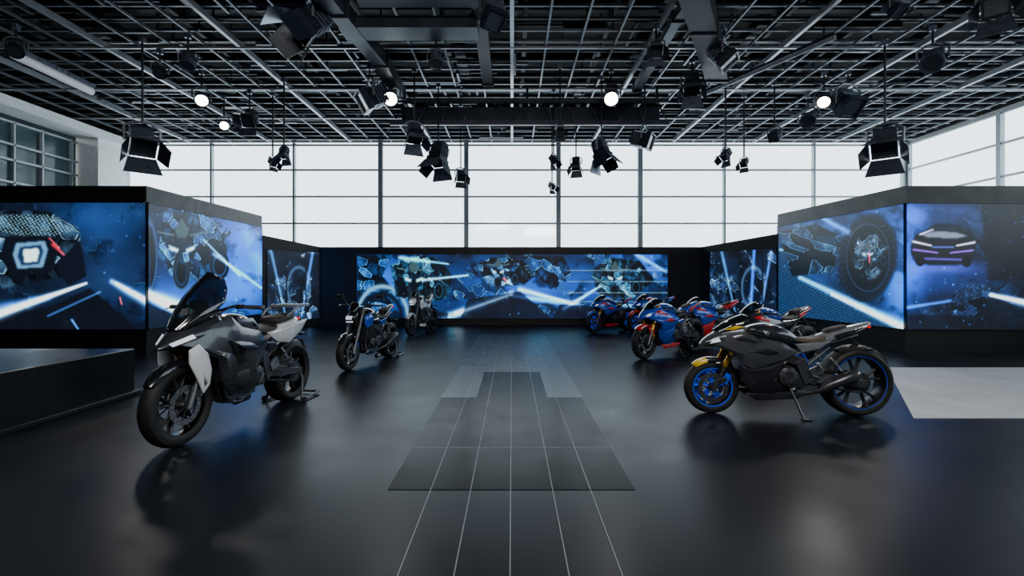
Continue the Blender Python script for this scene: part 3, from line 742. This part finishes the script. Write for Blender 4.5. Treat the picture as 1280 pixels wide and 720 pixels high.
    b.box((.42,0,.58),(.05,.36,.26),'black_plastic',(0,-.25,0))
    for k in range(9): b.box((.447-.006*k+.02,0,.48+.025*k),(.01,.34,.006),'dark_steel')
    for y in(-.105,-.035,.035,.105):
        b.tube([(.24,y,.6),(.34,y*1.05,.56),(.37,y*1.05,.45),(.32,y,.3),(.2,y*.6,.22),(.05,y*.4,.2)],.018,'steel',10)
    b.tube([(.08,0,.2),(-.1,-.03,.2),(-.2,-.09,.22)],[.04,.05,.03],'dark_steel',14)
    if kind=='touring':
        b.tube([(-.2,-.09,.22),(-.35,-.17,.3),(-.42,-.19,.36),(-.8,-.22,.5),(-.83,-.22,.51)],[.025,.025,.05,.055,.04],'dark_steel',16)
    else:
        for s in ((-1,1) if st.get('twin') else (-1,)):
            b.tube([(-.15,s*.06,.22),(-.3,s*.15,.28),(-.36,s*.18,.33),(-.6,s*.21,.45),(-.63,s*.21,.46)],[.025,.025,.048,.056,.04],'dark_steel',16)
            b.tube([(-.625,s*.21,.457),(-.64,s*.21,.465)],[.045,.045],'steel',16)
    b.obj('engine',e,bevel=.006)
    b=Buf(); b.T=T
    b.shell([(.40,[(0,.92),(.05,.915),(.09,.89),(.10,.85),(.08,.80)]),(.36,[(0,.96),(.07,.955),(.12,.92),(.13,.87),(.10,.79)]),(.28,[(0,1.0),(.09,.99),(.16,.95),(.18,.88),(.12,.78)]),
      (.14,[(0,1.02),(.10,1.01),(.17,.96),(.19,.88),(.13,.76)]),(.0,[(0,.97),(.08,.96),(.13,.92),(.15,.86),(.11,.75)]),(-.1,[(0,.89),(.06,.885),(.09,.86),(.11,.82),(.09,.76)]),(-.14,[(0,.85),(.05,.845),(.07,.83),(.08,.80),(.07,.76)])],st.get('tank',c1))
    b.shell([(-.06,[(0,.875),(.05,.87),(.08,.845),(.08,.79)]),(-.12,[(0,.85),(.08,.845),(.11,.82),(.10,.77)]),(-.25,[(0,.835),(.11,.83),(.15,.80),(.12,.76)]),(-.36,[(0,.86),(.10,.855),(.14,.82),(.11,.78)]),(-.42,[(0,.90),(.08,.89),(.11,.85),(.09,.81)])],st.get('seat','seat_black'))
    if kind=='touring':
        b.shell([(-.38,[(0,.93),(.09,.925),(.13,.89),(.11,.84)]),(-.5,[(0,.95),(.10,.945),(.14,.91),(.11,.86)]),(-.7,[(0,.96),(.09,.955),(.12,.92),(.09,.88)]),(-.76,[(0,.95),(.06,.945),(.08,.92),(.06,.9)])],'seat_black')
        b.shell([(-.2,[(0,.80),(.12,.79),(.15,.75),(.12,.66)]),(-.4,[(0,.86),(.12,.85),(.17,.80),(.13,.70)]),(-.65,[(0,.90),(.11,.89),(.15,.85),(.10,.76)]),(-.86,[(0,.92),(.05,.91),(.08,.89),(.05,.84)])],c2)
    else:
        b.shell([(-.26,[(0,.82),(.10,.81),(.13,.78),(.10,.71)]),(-.42,[(0,.90),(.08,.89),(.13,.84),(.09,.76)]),(-.58,[(0,.96),(.07,.95),(.11,.90),(.07,.83)]),(-.78,[(0,1.01),(.04,1.0),(.07,.97),(.05,.92)]),(-.9,[(0,1.035),(.015,1.03),(.03,1.015),(.02,.99)])],st.get('tail',c2))
        b.shell([(-.42,[(0,.93),(.06,.925),(.08,.90),(.06,.88)]),(-.5,[(0,.965),(.06,.96),(.08,.93),(.06,.91)]),(-.66,[(0,1.005),(.04,1.0),(.055,.98),(.04,.96)])],'seat_black')
    if kind=='sport':
        b.shell([(.46,[(0,.98),(.08,.97),(.15,.92),(.17,.82),(.12,.72)]),(.62,[(0,.95),(.07,.94),(.12,.89),(.14,.80),(.09,.72)]),(.76,[(0,.86),(.05,.85),(.09,.82),(.09,.77),(.05,.72)]),(.85,[(0,.76),(.02,.76),(.04,.75),(.04,.73),(.02,.71)])],c1)
    elif kind=='naked':
        b.shell([(.50,[(0,1.0),(.05,.99),(.09,.95),(.10,.86),(.06,.78)]),(.60,[(0,.98),(.05,.97),(.09,.93),(.10,.85),(.06,.77)]),(.68,[(0,.91),(.03,.9),(.06,.87),(.06,.82),(.04,.78)])],c2)
    else:
        b.shell([(.38,[(0,1.06),(.10,1.05),(.19,.98),(.23,.86),(.16,.72)]),(.54,[(0,1.05),(.09,1.04),(.17,.96),(.20,.84),(.13,.73)]),(.70,[(0,.98),(.06,.97),(.12,.90),(.13,.82),(.08,.75)]),(.84,[(0,.86),(.03,.85),(.06,.83),(.06,.80),(.03,.77)]),(.93,[(0,.79),(.01,.79),(.02,.78),(.02,.775),(.01,.77)])],c1)
    b.obj('tank_seat_and_bodywork',e,sub=2)
    b=Buf(); b.T=T
    yf=lambda x,z: .205-.42*max(0,x-.42)-.22*max(0,.45-z)-.12*max(0,z-.75)
    if kind=='sport':
        b.panel([(.74,.76),(.64,.90),(.46,.95),(.33,.86),(.08,.80),(-.05,.70),(.04,.62),(.22,.55),(.38,.50),(.47,.55),(.50,.66),(.62,.70)],yf,c1)
        b.panel([(.50,.54),(.44,.50),(.2,.54),(.06,.60),(.10,.48),(.16,.40),(.05,.30),(.18,.24),(.36,.26),(.48,.38)],lambda x,z:yf(x,z)-.01,st.get('lower',c2))
        b.panel([(.12,.26),(-.16,.25),(-.1,.19),(.32,.17),(.42,.24)],lambda x,z:.14,c3,.01,.01)
        b.panel([(.60,.86),(.48,.90),(.30,.81),(.34,.78),(.5,.82)],lambda x,z:yf(x,z)+.015,c3,.01,.008)
        b.panel([(.44,.70),(.22,.66),(.1,.69),(.24,.74)],lambda x,z:yf(x,z)+.022,c3,.01,.006)
        b.panel([(-.06,.78),(-.14,.68),(-.3,.72),(-.44,.82),(-.3,.80)],lambda x,z:.14,c2,.01,.012)
        b.panel([(-.46,.88),(-.62,.93),(-.8,.985),(-.66,.9),(-.5,.83)],lambda x,z:.125+.1*(x+.46),c3,.01,.008)
        if st.get('acc'):
            b.panel([(.62,.93),(.52,.985),(.44,.975),(.54,.93)],lambda x,z:.15-.3*max(0,x-.46),st['acc'],.01,.004)
        for s in(-1,1):
            b.panel([(.80,.79),(.68,.84),(.66,.80),(.76,.765)],lambda x,z:.06+(.80-x)*.45,'lamp_white',.01,.004,sides=(s,))
            b.beam((.62,s*.15,.66),(.52,s*.24,.64),.1,.01,'black_plastic')
    elif kind=='naked':
        b.panel([(.46,.88),(.32,.93),(.2,.85),(.26,.72),(.4,.66),(.46,.74)],lambda x,z:.185-.2*max(0,x-.35),c3)
        b.panel([(.24,.80),(.0,.82),(-.12,.74),(.05,.70),(.22,.72)],lambda x,z:.17,c2)
        b.panel([(-.1,.76),(-.2,.66),(-.34,.72),(-.4,.8)],lambda x,z:.14,c3,.01,.01)
        b.panel([(.34,.30),(.42,.24),(.2,.19),(-.05,.2),(-.02,.28)],lambda x,z:.13,c2)
        b.box((.70,0,.87),(.02,.10,.06),'lamp_white',(0,-.4,0)); b.box((.68,0,.80),(.02,.12,.02),'lamp_white')
    else:
        b.panel([(.78,.80),(.62,.92),(.40,1.0),(.28,.90),(.05,.84),(-.05,.72),(.02,.62),(.10,.50),(.02,.38),(.18,.30),(.40,.34),(.50,.50),(.52,.66),(.66,.74)],lambda x,z:.235-.42*max(0,x-.42)-.2*max(0,.5-z)-.12*max(0,z-.8),c1)
        b.panel([(.76,.76),(.68,.80),(.60,.72),(.56,.58),(.58,.46),(.64,.40),(.70,.54),(.76,.66)],lambda x,z:.165-.15*max(0,x-.6),'paint_white',.012,.012)
        b.panel([(.44,.80),(.2,.76),(.08,.70),(.16,.60),(.36,.58)],lambda x,z:.25,c3,.01,.012)
        b.panel([(.38,.54),(.2,.54),(.16,.42),(.3,.36),(.40,.42)],lambda x,z:.235,'black_plastic',.01,.012)
        b.panel([(.30,.97),(.1,.96),(.0,.86),(.14,.84),(.28,.88)],lambda x,z:.195,'paint_grey',.01,.008)
        b.panel([(-.14,.80),(-.3,.70),(-.5,.66),(-.72,.76),(-.84,.88),(-.6,.86),(-.36,.82)],lambda x,z:.165,'paint_white',.01,.02)
        b.panel([(-.1,.72),(-.16,.6),(-.34,.62),(-.3,.70)],lambda x,z:.15,c3,.01,.01)
        for s in(-1,1):
            b.panel([(.86,.82),(.72,.88),(.70,.85),(.84,.795)],lambda x,z:.06+(.86-x)*.55,'lamp_white',.01,.004,sides=(s,))
            b.tube([(-.5,s*.14,.93),(-.62,s*.16,1.0),(-.82,s*.12,1.02)],.012,'paint_silver',8)
        b.box((-.78,0,1.03),(.26,.3,.03),'paint_silver')
    b.box((-.86 if kind!='touring' else -.88,0,.97 if kind!='touring' else .88),(.015,.09,.03),'lamp_red',(0,-.4,0))
    b.obj('fairing_panels',e,bevel=.003)
    b=Buf(); b.T=T
    if kind=='touring': ws=[(.80,.93,.07),(.70,1.06,.14),(.60,1.17,.16),(.50,1.27,.13),(.42,1.35,.085),(.40,1.375,.04)]
    elif kind=='sport': ws=[(.70,.93,.07),(.60,1.01,.11),(.50,1.07,.115),(.42,1.105,.09),(.39,1.11,.04)]
    else: ws=[(.66,.98,.05),(.62,1.04,.08),(.57,1.10,.07),(.55,1.12,.04)]
    vs=[];fs=[];N=9
    for lay in(0,1):
        for (x,z,w) in ws:
            for k in range(N):
                t=k/(N-1)*2-1
                vs.append((x-.13*t*t*(w/.12)-lay*.004,w*1.15*math.sin(t*1.35),z-.04*t*t-lay*.004))
    S=len(ws);o=S*N
    for i in range(S-1):
        for k in range(N-1):
            f=(i*N+k,i*N+k+1,(i+1)*N+k+1,(i+1)*N+k); fs.append(f); fs.append(tuple(o+j for j in reversed(f)))
    for k in range(N-1):
        fs.append((k,o+k,o+k+1,k+1)); q=(S-1)*N; fs.append((q+k,q+k+1,o+q+k+1,o+q+k))
    for i in range(S-1):
        fs.append((i*N,(i+1)*N,o+(i+1)*N,o+i*N)); fs.append((i*N+N-1,o+i*N+N-1,o+(i+1)*N+N-1,(i+1)*N+N-1))
    b.add(vs,fs,'smoke_screen')
    b.obj('windscreen',e)
    b=Buf(); b.T=T
    hz={'sport':.93,'naked':1.06,'touring':1.08}[kind]; hw={'sport':.33,'naked':.39,'touring':.42}[kind]
    for s in(-1,1):
        b.tube([(.40,s*.02,hz-.04),(.40,s*.12,hz-.03),(.37,s*.2,hz),(.31,s*hw,hz-.01)],.012,'black_plastic',10)
        b.tube([(.345,s*(hw-.12),hz-.003),(.31,s*hw,hz-.01)],.018,'seat_black',10)
        b.tube([(.308,s*hw,hz-.01),(.304,s*(hw+.025),hz-.011)],.02,'steel',10)
        b.box((.37,s*(hw-.15),hz),(.05,.05,.04),'black_plastic'); b.tube([(.39,s*(hw-.15),hz),(.41,s*(hw-.08),hz-.01),(.38,s*(hw+.0),hz-.02)],.006,'dark_steel',6)
        if kind=='naked':
            b.tube([(.36,s*(hw-.15),hz+.01),(.36,s*(hw-.10),hz+.1),(.34,s*(hw-.05),hz+.13)],.007,'black_plastic',6)
            mc=(.34,s*(hw-.02),hz+.15)
            b.box(mc,(.03,.13,.06),'black_plastic',(0,0,s*.2)); b.box((mc[0]-.017,mc[1],mc[2]),(.004,.115,.045),'mirror_glass',(0,0,s*.2))
    b.tube([(.40,-.03,hz-.04),(.40,.03,hz-.04)],.014,'black_plastic',10)
    b.box((.40,0,hz-.07),(.08,.18,.05),'dark_steel'); b.box((.50,0,hz+.01),(.03,.14,.09),'black_plastic',(0,.5,0))
    b.tube([(.39,.06,hz),(.39,.06,hz+.03)],.02,'black_plastic',10)
    b.tube([(.37,.2,hz),(.46,.14,hz-.06),(.42,.05,.8)],.006,'black_plastic',6); b.tube([(.37,-.2,hz),(.46,-.14,hz-.06),(.42,-.05,.8)],.006,'black_plastic',6)
    b.obj('handlebar',e,bevel=.004)
    b=Buf()
    if st.get('paddock'):
        for s in(-1,1):
            b.tube([(rx,s*.14,rr),(rx,s*.17,rr-.06),(rx+.06,s*.2,.05),(rx+.06,s*.21,.012)],.014,'dark_steel',8)
            b.tube([(rx+.1,s*.2,.014),(rx-.34,s*.17,.03)],.014,'dark_steel',8); b.disc((rx+.06,s*.235,.03),.03,.02,'black_plastic',14)
        b.tube([(rx-.34,-.17,.03),(rx-.34,.17,.03)],.014,'dark_steel',8)
    else:
        b.tube([(-.02,.12,.3),(-.1,.22,.03),(-.11,.23,.008)],.013,'dark_steel',8); b.box((-.12,.235,.008),(.09,.05,.014),'dark_steel')
    b.obj('paddock_stand' if st.get('paddock') else 'side_stand',e)
    return e
make_bike('touring_motorcycle',(-3.02,4.33),(-2.80,5.98),dict(kind='touring',c1='paint_graphite',c2='paint_white',c3='paint_dark',fender='paint_dark',tank='paint_dark',fork='gold',rf=.325,rr=.32,kz=1.0,paddock=True,cal='steel',rim='dark_steel'))
make_bike('naked_motorcycle',(-2.72,7.96),(-2.42,9.38),dict(kind='naked',c1='paint_dark',c2='paint_dark',c3='paint_blue',fork='dark_steel',paddock=True,tank='paint_dark',cal='paint_blue',twin=True))
make_bike('naked_motorcycle',(-2.72,12.9),(-2.42,14.3),dict(kind='naked',c1='paint_white',c2='paint_white',c3='paint_white',fork='dark_steel',paddock=False,tank='paint_dark',kz=1.15,fender='paint_white'))
make_bike('sport_motorcycle',(2.24,5.42),(3.80,5.34),dict(kind='sport',c1='paint_grey',c2='paint_silver',c3='paint_graphite',lower='paint_graphite',fender='paint_dark',ftip='paint_yellow',acc='paint_yellow',tank='paint_graphite',fork='gold',rf=.28,rr=.35,kz=.88,rim='rim_blue',rim2='dark_steel',stripe='rim_blue',tail='paint_silver',spring='rim_blue',twin=True,fat=True,seat='seat_tan',cal='rim_blue'))
blue=dict(kind='sport',c1='paint_blue',c2='paint_dark',c3='paint_cyan',lower='paint_blue',fender='paint_red',tank='paint_blue',fork='gold',rim='rim_blue',kz=.95,tail='paint_blue',spring='paint_red')
make_bike('sport_motorcycle',(2.5,9.1),(3.75,10.0),dict(blue,c3='paint_red',lower='paint_blue',tail='paint_blue',rim='rim_black',ftip='paint_red'))
make_bike('sport_motorcycle',(3.75,10.4),(5.1,11.1),dict(blue,c3='paint_red',fender='paint_blue',tail='paint_red',rim='paint_red',lower='paint_red'))
make_bike('sport_motorcycle',(2.3,13.5),(3.45,14.4),dict(blue,c1='paint_blue',fender='paint_blue',c3='paint_red',lower='paint_dark',rim='rim_blue'))
make_bike('sport_motorcycle',(3.5,13.6),(4.75,14.4),dict(blue,fender='paint_red',tank='paint_red',lower='paint_red'))
make_bike('sport_motorcycle',(3.75,7.9),(5.15,8.5),dict(blue,c1='paint_graphite',c3='paint_red',fender='paint_dark',rim='rim_black',tank='paint_blue',tail='paint_dark',lower='paint_red'))
# ------------------------------------------------ lights
def area(name,loc,aim,sx,sy,e,c=(1,1,1)):
    l=bpy.data.lights.new(name,'AREA'); l.shape='RECTANGLE'; l.size=sx;l.size_y=sy;l.energy=e;l.color=c
    o=bpy.data.objects.new(name,l); col.objects.link(o); o.location=loc; o.rotation_euler=(Vector(aim)-Vector(loc)).to_track_quat('-Z','Y').to_euler()
area('added_bike_fill',(-1.5,0.2,5.6),(-3,5.5,0.4),2.5,0.8,150,(1,.96,.92))  # added fill, out of view above the camera, brightens the touring bike
area('added_bike_fill',(2.2,-0.2,5.2),(3,5.4,0.5),2.5,0.8,220,(1,.96,.92))  # second added fill, also out of view, lifts the front sport bike's side
area('added_mezzanine_fill',(-16.6,14.6,6.5),(-16.4,14.6,3),3,2,110)  # added light inside the mezzanine to brighten it, not a showroom fixture
# ------------------------------------------------ world
w=bpy.data.worlds.new('overcast_sky'); sc.world=w; w.use_nodes=True; bg=w.node_tree.nodes['Background']
bg.inputs[0].default_value=(0.84,0.94,1.0,1); bg.inputs[1].default_value=3.8
# ------------------------------------------------ camera
cd=bpy.data.cameras.new('camera'); cd.sensor_width=36; cd.lens=36*F/1280; cd.shift_y=-10/1280; cd.clip_start=0.05
co=bpy.data.objects.new('camera',cd); col.objects.link(co); co.location=(0,0,CZ); co.rotation_euler=(math.pi/2,0,0); sc.camera=co
